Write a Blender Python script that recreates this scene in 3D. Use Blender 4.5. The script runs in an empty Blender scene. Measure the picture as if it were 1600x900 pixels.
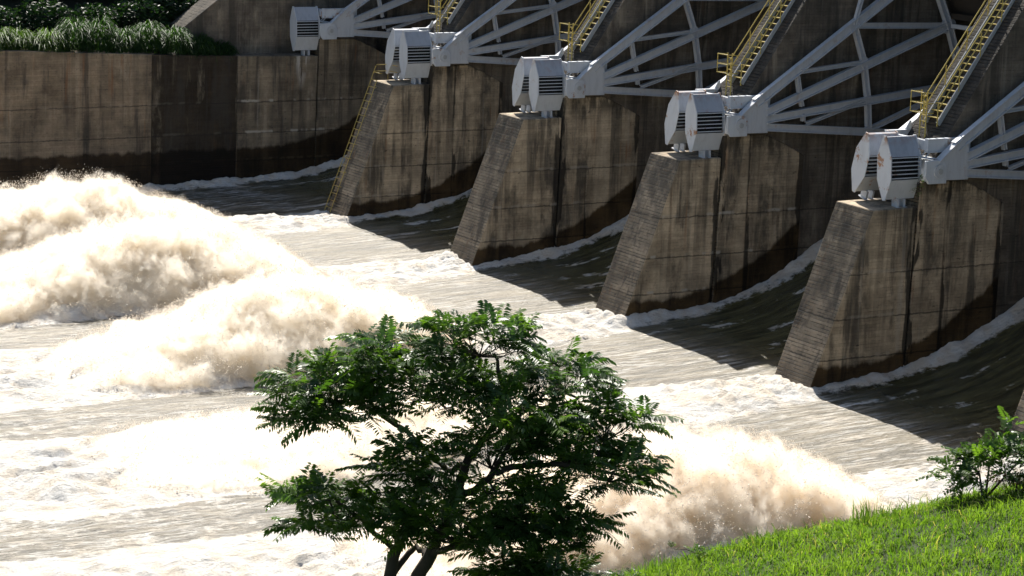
import bpy, math, random
import numpy as np
from mathutils import Vector, Matrix
random.seed(7); rng = np.random.default_rng(11)
sc = bpy.context.scene
COL = sc.collection

# ------------------------------------------------------------------ dimensions (metres)
S = 16.0            # pier spacing: X grows towards the camera, Y upstream, Z up
W = 2.82            # pier thickness
HW = W / 2
JZ = (5.8, 3.73, 1.87)   # lift joints
CAM = Vector((157.607, -76.279, 27.597))
SUN = Vector((-0.67, 0.255, 0.69)).normalized()

# ------------------------------------------------------------------ helpers
def tag(o, label=None, cat=None, group=None, kind=None):
    if label: o['label'] = label
    if cat: o['category'] = cat
    if group: o['group'] = group
    if kind: o['kind'] = kind
    return o

def empty(name, loc=(0, 0, 0)):
    o = bpy.data.objects.new(name, None); COL.objects.link(o); o.location = loc
    o.empty_display_size = .3
    return o

def raw(name, v, f, mat=None, parent=None, smooth=False, attrs=None, loc=None):
    me = bpy.data.meshes.new(name)
    if isinstance(v, np.ndarray):
        f = np.asarray(f)
        me.vertices.add(len(v)); me.vertices.foreach_set('co', v.astype(np.float32).ravel())
        n, k = f.shape
        me.loops.add(n * k); me.loops.foreach_set('vertex_index', f.astype(np.int32).ravel())
        me.polygons.add(n)
        me.polygons.foreach_set('loop_start', np.arange(0, n * k, k, dtype=np.int32))
        me.polygons.foreach_set('loop_total', np.full(n, k, dtype=np.int32))
        me.update(calc_edges=True); me.validate()
    else:
        me.from_pydata([tuple(p) for p in v], [], f); me.update()
    if attrs:
        for an, av in attrs.items():
            a = me.attributes.new(an, 'FLOAT', 'POINT'); a.data.foreach_set('value', np.asarray(av, dtype=np.float32))
    if smooth:
        me.polygons.foreach_set('use_smooth', np.ones(len(me.polygons), dtype=bool))
    if mat: me.materials.append(mat)
    o = bpy.data.objects.new(name, me); COL.objects.link(o)
    if parent: o.parent = parent
    if loc: o.location = loc
    return o

class MB:
    def __init__(s): s.v = []; s.f = []
    def add(s, vs, fs):
        b = len(s.v); s.v += [Vector(p) for p in vs]; s.f += [[i + b for i in q] for q in fs]
    def box(s, a, b):
        x0, y0, z0 = a; x1, y1, z1 = b
        s.add([(x0,y0,z0),(x1,y0,z0),(x1,y1,z0),(x0,y1,z0),(x0,y0,z1),(x1,y0,z1),(x1,y1,z1),(x0,y1,z1)],
              [(3,2,1,0),(4,5,6,7),(0,1,5,4),(1,2,6,5),(2,3,7,6),(3,0,4,7)])
    def beam(s, p, q, w, h, side=(1, 0, 0)):     # w along 'side', h across
        p = Vector(p); q = Vector(q); d = (q - p).normalized(); a = Vector(side)
        a = (a - d * a.dot(d)).normalized(); b = d.cross(a)
        vs = [e + a * (i * w / 2) + b * (j * h / 2) for e in (p, q) for i, j in ((-1,-1),(1,-1),(1,1),(-1,1))]
        s.add(vs, [(3,2,1,0),(4,5,6,7),(0,1,5,4),(1,2,6,5),(2,3,7,6),(3,0,4,7)])
    def ibeam(s, p, q, w, h, t=.05, side=(1, 0, 0)):
        p = Vector(p); q = Vector(q); d = (q - p).normalized(); a = Vector(side)
        a = (a - d * a.dot(d)).normalized(); b = d.cross(a)
        s.beam(p, q, t, h - 2 * t - .004, side)
        for sg in (-1, 1):
            o = b * (sg * (h / 2 - t / 2)); s.beam(p + o, q + o, w, t, side)
    def prism(s, pts, x0, x1):                   # polygon in YZ extruded along X
        n = len(pts)
        vs = [(x0, y, z) for y, z in pts] + [(x1, y, z) for y, z in pts]
        fs = [list(range(n)), list(range(2 * n - 1, n - 1, -1))]
        fs += [(i, i + n, (i + 1) % n + n, (i + 1) % n) for i in range(n)]
        s.add(vs, fs)
    def prism_y(s, pts, y0, y1):                 # polygon in XZ extruded along Y
        n = len(pts)
        vs = [(x, y0, z) for x, z in pts] + [(x, y1, z) for x, z in pts]
        fs = [list(range(n)), list(range(2 * n - 1, n - 1, -1))]
        fs += [(i, i + n, (i + 1) % n + n, (i + 1) % n) for i in range(n)]
        s.add(vs, fs)
    def tube(s, pts, radii, n=6):
        pts = [Vector(p) for p in pts]; rings = []
        for i, p in enumerate(pts):
            d = (pts[min(i + 1, len(pts) - 1)] - pts[max(i - 1, 0)])
            if d.length < 1e-6: d = Vector((0, 0, 1))
            d.normalize(); a = d.orthogonal().normalized()
            ref = Vector((.3, .5, .81)); a = (ref - d * ref.dot(d))
            a = a.normalized() if a.length > 1e-3 else d.orthogonal().normalized()
            b = d.cross(a); r = radii[i] if hasattr(radii, '__len__') else radii
            rings.append([p + (a * math.cos(2*math.pi*k/n) + b * math.sin(2*math.pi*k/n)) * r for k in range(n)])
        vs = [p for r in rings for p in r]; fs = []
        for i in range(len(pts) - 1):
            for k in range(n):
                fs.append((i*n+k, i*n+(k+1) % n, (i+1)*n+(k+1) % n, (i+1)*n+k))
        fs.append(list(range(n))[::-1]); fs.append([(len(pts)-1)*n+k for k in range(n)])
        s.add(vs, fs)
    def build(s, name, mat, parent=None, smooth=False, fix=True, bevel=0, loc=None):
        o = raw(name, s.v, s.f, mat, parent, smooth, loc=loc)
        if fix:
            import bmesh
            bm = bmesh.new(); bm.from_mesh(o.data); bmesh.ops.recalc_face_normals(bm, faces=bm.faces); bm.to_mesh(o.data); bm.free()
        if bevel:
            m = o.modifiers.new('bevel', 'BEVEL'); m.width = bevel; m.segments = 2; m.limit_method = 'ANGLE'
        return o

def copy_tree(o, parent=None):
    c = o.copy(); COL.objects.link(c); c.parent = parent
    for ch in [x for x in o.children]: copy_tree(ch, c)
    return c

# ------------------------------------------------------------------ numpy noise
_perm = np.random.default_rng(3).permutation(256); _perm = np.concatenate([_perm, _perm, _perm])
_g = np.random.default_rng(4).normal(size=(256, 3)); _g /= np.linalg.norm(_g, axis=1)[:, None]
def perlin(x, y, z=0.0):
    x, y, z = np.broadcast_arrays(np.asarray(x, float), np.asarray(y, float), np.asarray(z, float))
    xi, yi, zi = np.floor(x).astype(int), np.floor(y).astype(int), np.floor(z).astype(int)
    xf, yf, zf = x - xi, y - yi, z - zi
    u, v, w = [t * t * t * (t * (t * 6 - 15) + 10) for t in (xf, yf, zf)]
    out = 0
    for dx in (0, 1):
        for dy in (0, 1):
            for dz in (0, 1):
                h = _perm[_perm[_perm[(xi + dx) & 255] + ((yi + dy) & 255)] + ((zi + dz) & 255)]
                g = _g[h]
                dot = g[..., 0] * (xf - dx) + g[..., 1] * (yf - dy) + g[..., 2] * (zf - dz)
                out = out + dot * (u if dx else 1 - u) * (v if dy else 1 - v) * (w if dz else 1 - w)
    return out * 1.5
def fbm(x, y, z=0.0, oct=4, gain=.5):
    a = 1.0; s = 0; t = 0
    for i in range(oct):
        s = s + a * perlin(x * 2**i + 17.3*i, y * 2**i - 9.1*i, z * 2**i + 5.7*i); t += a; a *= gain
    return s / t
def billow(x, y, z=0.0, oct=4, gain=.5):
    a = 1.0; s = 0; t = 0
    for i in range(oct):
        s = s + a * np.abs(perlin(x * 2**i + 17.3*i, y * 2**i - 9.1*i, z * 2**i)); t += a; a *= gain
    return s / t
def sstep(a, b, x):
    t = np.clip((x - a) / (b - a), 0, 1); return t * t * (3 - 2 * t)

# ------------------------------------------------------------------ shader helpers
class NT:
    def __init__(s, name):
        s.m = bpy.data.materials.new(name); s.m.use_nodes = True; s.t = s.m.node_tree; s.t.nodes.clear()
        s.out = s.t.nodes.new('ShaderNodeOutputMaterial')
    def put(s, sock, v):
        if v is None: return
        if isinstance(v, bpy.types.NodeSocket): s.t.links.new(v, sock)
        else:
            if sock.type == 'RGBA' and len(v) == 3: v = (*v, 1)
            sock.default_value = v
    def n(s, typ, ins=None, **props):
        nd = s.t.nodes.new('ShaderNode' + typ)
        for k, v in props.items(): setattr(nd, k, v)
        for k, v in (ins or {}).items(): s.put(nd.inputs[k], v)
        return nd
    def m_(s, op, a, b=None, c=None):
        nd = s.t.nodes.new('ShaderNodeMath'); nd.operation = op
        for i, v in enumerate((a, b, c)): s.put(nd.inputs[i], v)
        return nd.outputs[0]
    def vm(s, op, a, b):
        nd = s.t.nodes.new('ShaderNodeVectorMath'); nd.operation = op
        s.put(nd.inputs[0], a); s.put(nd.inputs[1], b); return nd.outputs[0]
    def mix(s, f, a, b, mode='MIX'):
        nd = s.t.nodes.new('ShaderNodeMix'); nd.data_type = 'RGBA'; nd.blend_type = mode
        s.put(nd.inputs[0], f); s.put(nd.inputs[6], a); s.put(nd.inputs[7], b); return nd.outputs[2]
    def ss(s, x, a, b, lo=0.0, hi=1.0):
        nd = s.t.nodes.new('ShaderNodeMapRange'); nd.interpolation_type = 'SMOOTHSTEP'
        for i, v in enumerate((x, a, b, lo, hi)): s.put(nd.inputs[i], v)
        return nd.outputs[0]
    def noise(s, vec, scale=1.0, detail=4, rough=.55, dist=0.0):
        nd = s.n('TexNoise', {'Vector': vec, 'Scale': scale, 'Detail': detail, 'Roughness': rough, 'Distortion': dist})
        return nd.outputs[0]
    def obj(s):
        tc = s.n('TexCoord'); return tc.outputs['Object'], tc.outputs['Normal']
    def xyz(s, v):
        nd = s.n('SeparateXYZ', {0: v}); return nd.outputs
    def cxyz(s, x, y, z):
        return s.n('CombineXYZ', {0: x, 1: y, 2: z}).outputs[0]
    def rand(s): return s.n('ObjectInfo').outputs['Random']
    def attr(s, name): return s.n('Attribute', attribute_name=name).outputs['Fac']
    def principled(s, **k):
        nd = s.n('BsdfPrincipled')
        for a, v in k.items(): s.put(nd.inputs[a.replace('_', ' ')], v)
        s.t.links.new(nd.outputs[0], s.out.inputs[0]); return nd
    def bump(s, h, dist, strength=1.0, normal=None):
        nd = s.n('Bump', {'Height': h, 'Distance': dist, 'Strength': strength})
        if normal is not None: s.put(nd.inputs['Normal'], normal)
        return nd.outputs[0]

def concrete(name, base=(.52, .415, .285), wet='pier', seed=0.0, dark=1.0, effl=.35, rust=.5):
    t = NT(name); P0, Nn = t.obj(); r = t.rand()
    off = t.m_('ADD', t.m_('MULTIPLY', r, 61.7), seed)
    P = t.vm('ADD', P0, t.cxyz(off, t.m_('MULTIPLY', off, .37), 0.0))
    x, y, z = t.xyz(P0)
    nx, ny, nz = t.xyz(Nn)
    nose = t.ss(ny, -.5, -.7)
    big = t.noise(P, .55, 5, .6)
    col = t.mix(t.ss(big, .3, .7), tuple(c * .55 for c in base), tuple(c * 1.15 for c in base))
    fine = t.noise(P, 7.0, 5, .7)
    col = t.mix(.55, col, t.mix(fine, (.35, .35, .35), (1.5, 1.5, 1.5)), 'MULTIPLY')
    # boards of the formwork
    bz = t.m_('DIVIDE', z, .155)
    row = t.m_('FLOOR', bz)
    ck = t.m_('FLOOR', t.m_('DIVIDE', t.m_('ADD', y, t.m_('MULTIPLY', row, 1.37)), 2.6))
    wn = t.n('TexWhiteNoise', {'Vector': t.cxyz(row, ck, off)}, noise_dimensions='3D').outputs[0]
    amp = t.m_('ADD', .22, t.m_('MULTIPLY', nose, .25))
    bt = t.m_('ADD', 1.0, t.m_('MULTIPLY', t.m_('SUBTRACT', wn, .5), amp))
    col = t.mix(1.0, col, t.cxyz(bt, bt, bt), 'MULTIPLY')
    fr = t.m_('FRACT', bz)
    edge = t.m_('ABSOLUTE', t.m_('SUBTRACT', fr, .5))
    gap = t.ss(edge, t.m_('SUBTRACT', .40, t.m_('MULTIPLY', nose, .08)), .5)
    ln = t.noise(t.vm('MULTIPLY', P, (1.3, 1.3, 6.0)), 1.0, 5, .7)
    gapm = t.m_('MULTIPLY', gap, t.m_('MAXIMUM', t.ss(ln, .42, .62), t.m_('MULTIPLY', nose, t.ss(ln, .40, .56))))
    col = t.mix(t.m_('MULTIPLY', gapm, t.m_('ADD', .45, t.m_('MULTIPLY', nose, .5))), col, (.04, .034, .027))
    # vertical dark runs
    sv = t.vm('MULTIPLY', P, (2.1, 2.1, .10))
    s1 = t.noise(sv, 1.0, 5, .62, .25)
    s2 = t.noise(t.vm('MULTIPLY', P, (.75, .75, .05)), 1.0, 3, .5)
    st = t.m_('MULTIPLY', t.ss(s1, .47, .60), t.ss(s2, .40, .56))
    st = t.m_('MULTIPLY', t.m_('MULTIPLY', st, t.ss(z, 1.0, 7.0, .25, 1.0)), t.m_('SUBTRACT', 1.0, t.m_('MULTIPLY', nose, .7)))
    col = t.mix(t.m_('MULTIPLY', st, .60 * dark), col, (.035, .031, .027))
    bs = t.noise(t.vm('ADD', t.vm('MULTIPLY', P, (.95, .95, .09)), (5.0, 3.0, 8.0)), 1.0, 6, .66, .4)
    bz2 = t.noise(t.vm('MULTIPLY', P, (1.0, 1.0, .55)), .8, 6, .68)
    soft = t.m_('MULTIPLY', t.ss(bs, .47, .62), t.ss(bz2, .34, .58))
    col = t.mix(t.m_('MULTIPLY', soft, .78 * dark), col, (.055, .049, .041))
    lite = t.m_('MULTIPLY', t.ss(bs, .48, .34), t.ss(bz2, .58, .40))
    col = t.mix(t.m_('MULTIPLY', lite, .35), col, (.50, .42, .31))
    # light runs
    s3 = t.noise(t.vm('ADD', t.vm('MULTIPLY', P, (2.9, 2.9, .12)), (31.0, 7.0, 3.0)), 1.0, 4, .6)
    col = t.mix(t.m_('MULTIPLY', t.ss(s3, .60, .72), effl), col, (.40, .36, .30))
    # rust runs
    s4 = t.noise(t.vm('ADD', t.vm('MULTIPLY', P, (2.3, 2.3, .16)), (3.0, 77.0, 9.0)), 1.0, 3, .6)
    s5 = t.noise(t.vm('ADD', P, (9.0, 40.0, 2.0)), .35, 2)
    col = t.mix(t.m_('MULTIPLY', t.m_('MULTIPLY', t.ss(s4, .57, .7), t.ss(s5, .45, .6)), rust), col, (.26, .115, .045))
    # seepage beside the contraction joint and down the back edge of the block
    if wet == 'pier':
        jw = t.noise(t.vm('MULTIPLY', P, (1.0, 1.0, .22)), 1.3, 4, .6)
        for yc, wd_ in ((-.93, .42), (4.32, .40), (1.0, .16)):
            dj = t.m_('ABSOLUTE', t.m_('SUBTRACT', y, t.m_('ADD', yc, t.m_('MULTIPLY', t.m_('SUBTRACT', jw, .5), .8))))
            wj = t.m_('MULTIPLY', t.ss(jw, .36, .66), wd_)
            mk = t.ss(t.m_('SUBTRACT', dj, wj), .05, -.08)
            col = t.mix(t.m_('MULTIPLY', mk, .88), col, (.022, .019, .016))
        tp = t.m_('MULTIPLY', t.ss(z, 8.2, 9.7), t.ss(t.noise(t.vm('MULTIPLY', P, (1.4, 1.4, .5)), 1.0, 5, .65), .40, .58))
        col = t.mix(t.m_('MULTIPLY', t.m_('MULTIPLY', tp, .8), t.m_('SUBTRACT', 1.0, nose)), col, (.026, .024, .021))
    # lift joints
    wob = t.m_('MULTIPLY', t.m_('SUBTRACT', t.noise(P, 2.2, 4, .7), .5), .16)
    zz = t.m_('ADD', z, wob)
    jm = None; em = None
    for jz in JZ:
        dd = t.m_('ABSOLUTE', t.m_('SUBTRACT', zz, jz))
        a = t.ss(dd, .055, .015); b = t.ss(t.m_('ABSOLUTE', t.m_('SUBTRACT', zz, jz + .09)), .12, .03)
        jm = a if jm is None else t.m_('MAXIMUM', jm, a); em = b if em is None else t.m_('MAXIMUM', em, b)
    jn = t.noise(t.vm('MULTIPLY', P, (1.0, 1.0, .3)), .9, 3)
    em = t.m_('MULTIPLY', t.m_('MULTIPLY', em, t.ss(jn, .5, .62)), t.m_('SUBTRACT', 1.0, nose))
    em = t.m_('MULTIPLY', em, t.n('ObjectInfo').outputs['Color'] if effl > .3 else .12)
    col = t.mix(t.m_('MULTIPLY', em, .8), col, (.47, .44, .38))
    col = t.mix(t.m_('MULTIPLY', jm, t.ss(jn, .66, .5, .1, .7)), col, (.03, .026, .022))
    nose_dk = t.m_('MULTIPLY', nose, t.m_('MULTIPLY', t.ss(z, 3.0, 8.0, .15, .8), t.ss(t.noise(t.vm('MULTIPLY', P, (1.6, 1.6, 1.2)), 1.0, 5, .65), .36, .56)))  # nose face darker in patches, stronger towards the top
    col = t.mix(t.m_('MULTIPLY', nose_dk, .75), col, (.055, .050, .042))
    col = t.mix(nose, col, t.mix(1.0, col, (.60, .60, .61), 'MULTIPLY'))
    # mould pits
    pit = t.noise(t.vm('MULTIPLY', P, (1.0, 1.0, 2.6)), 2.4, 6, .72)
    col = t.mix(t.m_('MULTIPLY', t.ss(pit, .60, .70), .75), col, (.03, .027, .024))
    rough = .88
    if wet:
        if wet == 'pier':
            tt = t.m_('MAXIMUM', t.m_('ADD', y, 3.0), 0.0)
            zl = t.m_('ADD', 1.62, t.m_('ADD', t.m_('MULTIPLY', tt, .15), t.m_('MULTIPLY', t.m_('MULTIPLY', tt, tt), .045)))
        else:
            tt = t.m_('MAXIMUM', t.m_('ADD', y, 5.0), 0.0)
            zl = t.m_('ADD', 2.75, t.m_('MULTIPLY', t.m_('MULTIPLY', tt, tt), .036))
        if wet == 'wall' and rust == .3:
            lr = t.noise(t.vm('MULTIPLY', P, (2.6, 2.6, .35)), 1.0, 5, .7)
            ly = t.m_('ABSOLUTE', t.m_('SUBTRACT', y, -2.0))
            lm = t.m_('MULTIPLY', t.ss(t.m_('ADD', ly, t.m_('MULTIPLY', t.m_('SUBTRACT', 8.8, z), .22)), .75, .25), t.m_('MULTIPLY', t.ss(lr, .45, .58), t.ss(z, 6.2, 7.4)))
            lm = t.m_('MULTIPLY', lm, t.ss(z, 8.95, 8.75))
            col = t.mix(t.m_('MULTIPLY', lm, .85), col, (.50, .47, .42))
        wn2 = t.m_('ADD', t.m_('MULTIPLY', t.m_('SUBTRACT', t.noise(t.vm('MULTIPLY', P, (1.0, 1.0, .35)), 1.1, 5, .6), .5), .9), t.m_('MULTIPLY', big, .1))
        dz = t.m_('SUBTRACT', t.m_('ADD', z, wn2), zl)
        wm = t.m_('MULTIPLY', t.ss(dz, .16, -.12), t.m_('SUBTRACT', 1.0, t.m_('MULTIPLY', nose, .75)))
        col = t.mix(wm, col, t.mix(1.0, col, (.17, .135, .09), 'MULTIPLY'))
        rough = t.m_('SUBTRACT', .88, t.m_('MULTIPLY', wm, .28))
    h = t.m_('ADD', t.m_('MULTIPLY', wn, .5), t.m_('ADD', t.m_('MULTIPLY', gapm, -.9), t.m_('MULTIPLY', fine, .6)))
    bd = t.m_('ADD', .018, t.m_('MULTIPLY', nose, .06))
    nrm = t.bump(h, bd, 1.0)
    t.principled(Base_Color=col, Roughness=rough, Normal=nrm, Specular_IOR_Level=.25)
    return t.m

def painted(name, base, rustamt=.5, rough=.45, grime=.3):
    t = NT(name); P0, Nn = t.obj(); r = t.rand()
    off = t.m_('MULTIPLY', r, 47.0)
    P = t.vm('ADD', P0, t.cxyz(off, off, 0.0))
    n1 = t.noise(P, 1.6, 6, .7); n2 = t.noise(t.vm('MULTIPLY', P, (3.0, 3.0, .5)), 1.3, 5, .65)
    n3 = t.noise(P, .5, 2)
    col = t.mix(t.m_('MULTIPLY', t.ss(n2, .42, .72), grime), base, tuple(c * .62 for c in base))
    rm = t.m_('MULTIPLY', t.ss(n1, .57, .64), t.ss(n3, .47, .55))
    ocl = t.n('ObjectInfo').outputs['Color']
    px, py, pz = t.xyz(P0)
    tip = t.m_('MULTIPLY', t.m_('MULTIPLY', t.ss(pz, .95, 1.45), t.ss(pz, 3.0, 2.0)), t.ss(n1, .44, .54))
    rm = t.m_('MINIMUM', t.m_('MULTIPLY', t.m_('MAXIMUM', rm, tip), ocl), 1.0)
    col = t.mix(t.m_('MULTIPLY', rm, rustamt), col, (.30, .13, .045))
    t.principled(Base_Color=col, Roughness=rough, Specular_IOR_Level=.4, Normal=t.bump(n1, .008, .5))
    return t.m

def plain(name, base, rough=.8, var=.3, scale=3.0):
    t = NT(name); P, Nn = t.obj(); n1 = t.noise(P, scale, 5, .65)
    col = t.mix(n1, tuple(c * (1 - var) for c in base), tuple(c * (1 + var) for c in base))
    t.principled(Base_Color=col, Roughness=rough, Specular_IOR_Level=.3, Normal=t.bump(n1, .02, .6))
    return t.m

def leafmat(name, c0, c1, trans=.45, rough=.42, spec=.5, young=None):
    """c0..c1 by the per-leaf attribute 'tone'; 'young' colours the fresh tips"""
    t = NT(name); a = t.attr('tone')
    col = t.mix(a, c0, c1)
    if young: col = t.mix(t.attr('young'), col, young)
    d = t.n('BsdfPrincipled', {'Base Color': col, 'Roughness': rough, 'Specular IOR Level': spec})
    tc = t.mix(1.0, col, (1.35, 1.6, .55), 'MULTIPLY')
    tr = t.n('BsdfTranslucent', {'Color': tc})
    mx = t.n('MixShader', {0: trans, 1: d.outputs[0], 2: tr.outputs[0]})
    t.t.links.new(mx.outputs[0], t.out.inputs[0]); return t.m

M_pier = concrete('pier_concrete')
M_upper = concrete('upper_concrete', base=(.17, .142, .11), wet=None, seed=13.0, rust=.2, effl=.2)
M_abut = concrete('abutment_concrete', base=(.25, .20, .14), wet='wall', seed=5.0, rust=.3)
M_wallL = concrete('wall_concrete', base=(.27, .21, .145), wet='wall', seed=21.0, rust=.4, effl=.2)
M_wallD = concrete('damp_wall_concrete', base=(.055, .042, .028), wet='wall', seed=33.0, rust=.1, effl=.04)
M_white = painted('white_paint', (.52, .55, .59), .9)
M_white2 = painted('white_steel', (.49, .51, .54), .3, .45, .35)
M_cover_shade = painted('shaded_cover_paint', (.36, .39, .44), .4, .5, .4)  # greyer than the white: shade on the top covers put into the colour
M_grey = painted('grey_steel', (.36, .37, .37), .2)
M_yellow = painted('yellow_paint', (.47, .36, .085), .4, .55)
M_dull = painted('dull_yellow_paint', (.42, .32, .09), .5, .6)
M_inner_shade = plain('interior_shade', (.012, .012, .012), .9)  # near-black stand-in for the shade inside the louvred boxes
M_skin = plain('dark_gate_steel', (.045, .036, .028), .7, .5, .6)

# ------------------------------------------------------------------ piers
def mesh_pier():
    root = empty('pier')
    nb = MB()   # battered nose block
    nb.prism([(-7.8, -3.2), (-6.587 + .372 * 0, 0.0), (-3.321, 8.772), (-.80, 8.80), (-.98, 0.0), (-1.04, -3.2)], -HW, HW)
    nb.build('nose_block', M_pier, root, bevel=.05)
    tb = MB()   # thick block that carries the trunnions
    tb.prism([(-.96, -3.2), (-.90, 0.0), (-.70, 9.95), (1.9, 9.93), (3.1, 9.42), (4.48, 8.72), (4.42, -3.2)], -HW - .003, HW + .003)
    tb.build('trunnion_block', M_pier, root, bevel=.05)
    ub = MB()   # thinner pier body with its sloping crest
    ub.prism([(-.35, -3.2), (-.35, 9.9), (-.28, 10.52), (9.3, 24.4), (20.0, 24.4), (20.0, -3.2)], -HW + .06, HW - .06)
    ub.build('upper_wall', M_upper, root, bevel=.03)
    return root
pier0 = mesh_pier()
PIERTXT = {1: 'weathered concrete pier with a yellow ladder up its sloping nose, farthest from the camera',
           2: 'weathered concrete pier with slanted nose, next after the pier with the ladder',
           3: 'concrete pier with slanted nose, white lime lines and rusty louvred boxes on top',
           4: 'largest fully visible concrete pier with slanted nose and small weed growing on top',
           5: 'concrete pier at the right frame edge behind the leafy bush, only its nose edge showing'}
for k in range(1, 6):
    o = pier0 if k == 1 else copy_tree(pier0)
    o.location = (k * S, 0, 0); tag(o, PIERTXT[k], 'pier', 'spillway piers')
    for c in o.children: e = (.1, .3, .45, 1.0, .3, .2)[k]; c.color = (e, e, e, 1)

# ------------------------------------------------------------------ left abutment and retaining wall
ab = empty('abutment')
tag(ab, 'dark stained concrete abutment carrying the single farthest louvred box', 'abutment')
m = MB(); m.prism([(-6.68, -3.2), (-6.68, 8.92), (-.80, 8.80), (-.98, -3.2)], -4.0, HW); m.build('side_wall', M_abut, ab, bevel=.04)
m = MB(); m.prism([(-.96, -3.2), (-.70, 9.95), (1.9, 9.93), (3.1, 9.42), (4.48, 8.72), (4.42, -3.2)], -3.9, HW + .003); m.build('trunnion_block', M_abut, ab, bevel=.05)
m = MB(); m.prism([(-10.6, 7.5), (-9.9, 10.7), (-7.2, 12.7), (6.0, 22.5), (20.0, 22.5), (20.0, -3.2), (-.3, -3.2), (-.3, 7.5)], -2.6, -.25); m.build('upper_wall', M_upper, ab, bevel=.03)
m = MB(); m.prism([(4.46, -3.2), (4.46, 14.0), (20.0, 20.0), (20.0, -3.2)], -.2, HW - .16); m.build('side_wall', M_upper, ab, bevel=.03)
rw = empty('retaining_wall')
tag(rw, 'long brown concrete retaining wall below the dark bushes on the far bank', 'retaining wall')
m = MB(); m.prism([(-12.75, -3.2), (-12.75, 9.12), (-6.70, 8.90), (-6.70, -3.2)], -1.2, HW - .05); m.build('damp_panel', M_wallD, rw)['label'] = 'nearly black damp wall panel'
m = MB(); m.prism([(-62.0, -3.2), (-62.0, 9.9), (-23.0, 9.62), (-12.77, 9.15), (-12.77, -3.2)], -1.2, HW); m.build('dry_panel', M_wallL, rw, bevel=.04)

# ------------------------------------------------------------------ louvred anchor boxes
def housing(name='louvred_box'):
    root = empty(name)
    hexa = [(-.10, 1.50), (.10, 1.50), (.52, .54), (.52, -.54), (.10, -1.50), (-.10, -1.50), (-.52, -.54), (-.52, .54)]
    inn = [(x * .93, z * .965) for x, z in hexa]
    y0, y1 = -2.38, -.66
    for y in (y0, y1):
        b = MB(); b.prism_y(hexa, y - .03, y + .03); b.build('end_plate', M_white, root, bevel=.012)
    up = MB(); lo = MB()
    ya, yb = y0 + .035, y1 - .035
    zt, zb = .54, -.54
    up.prism_y([inn[7], inn[0], inn[1], inn[2], (inn[2][0], zt), (-inn[2][0], zt)] if False else [inn[0], inn[1], (inn[2][0], zt), (-inn[2][0], zt)], ya, yb)
    lo.prism_y([(-inn[2][0], zb), (inn[2][0], zb), inn[4], inn[5]], ya, yb)
    up.build('top_cover', M_cover_shade, root); lo.build('bottom_cover', M_white, root)
    core = MB(); core.box((-.36, ya + .01, zb + .004), (.36, yb - .01, zt - .004)); core.build('shade_core', M_inner_shade, root)
    n = 6
    for sg in (-1, 1):
        sl = MB()
        for i in range(n):
            z = zb + .10 + i * (zt - zb - .14) / (n - 1) - .02
            sl.beam((sg * .43, ya, z), (sg * .43, yb, z), 0.11, .045, side=(sg * .9, 0, .06))
        sl.build('louvre', M_white, root)
    for yy in (-1.70, -1.34):
        b = MB(); b.box((-.22, yy - .05, -1.82), (.22, yy + .05, -1.456)); b.box((-.30, yy - .11, -1.86), (.30, yy + .11, -1.822))
        b.build('foot', M_white2, root)
    return root
HT = {(0, 1): 'single white louvred box on the dark abutment, farthest of all the boxes',
      (1, 1): 'white louvred box nearer to camera on the ladder pier',
      (1, 0): 'white louvred box partly hidden on the far side of the ladder pier',
      (2, 1): 'white louvred box in front on the second pier, beside its paler twin',
      (2, 0): 'white tilted louvred box behind on the second pier from the far bank',
      (3, 1): 'white louvred box with a rusty tip, in front on the third pier',
      (3, 0): 'tilted white louvred box with rust spots, behind on the third pier',
      (4, 1): 'largest white louvred box, in front on the nearest full pier beside a weed',
      (4, 0): 'tilted white louvred box behind the largest box on the nearest full pier'}
h0 = housing()
first = True
for (k, near), lab in HT.items():
    o = h0 if first else copy_tree(h0); first = False
    if near: o.location = (k * S + .82, 0, 10.60); o.rotation_euler = (0, math.radians(-4), 0)
    else: o.location = (k * S - .98, 0, 10.62); o.rotation_euler = (0, math.radians(15), 0)
    e = (.05, .12, .5, 1.0, 1.0)[k]
    for c in o.children: c.color = (e, e, e, 1)
    tag(o, lab, 'louvred box', 'louvred boxes on the piers')

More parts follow.
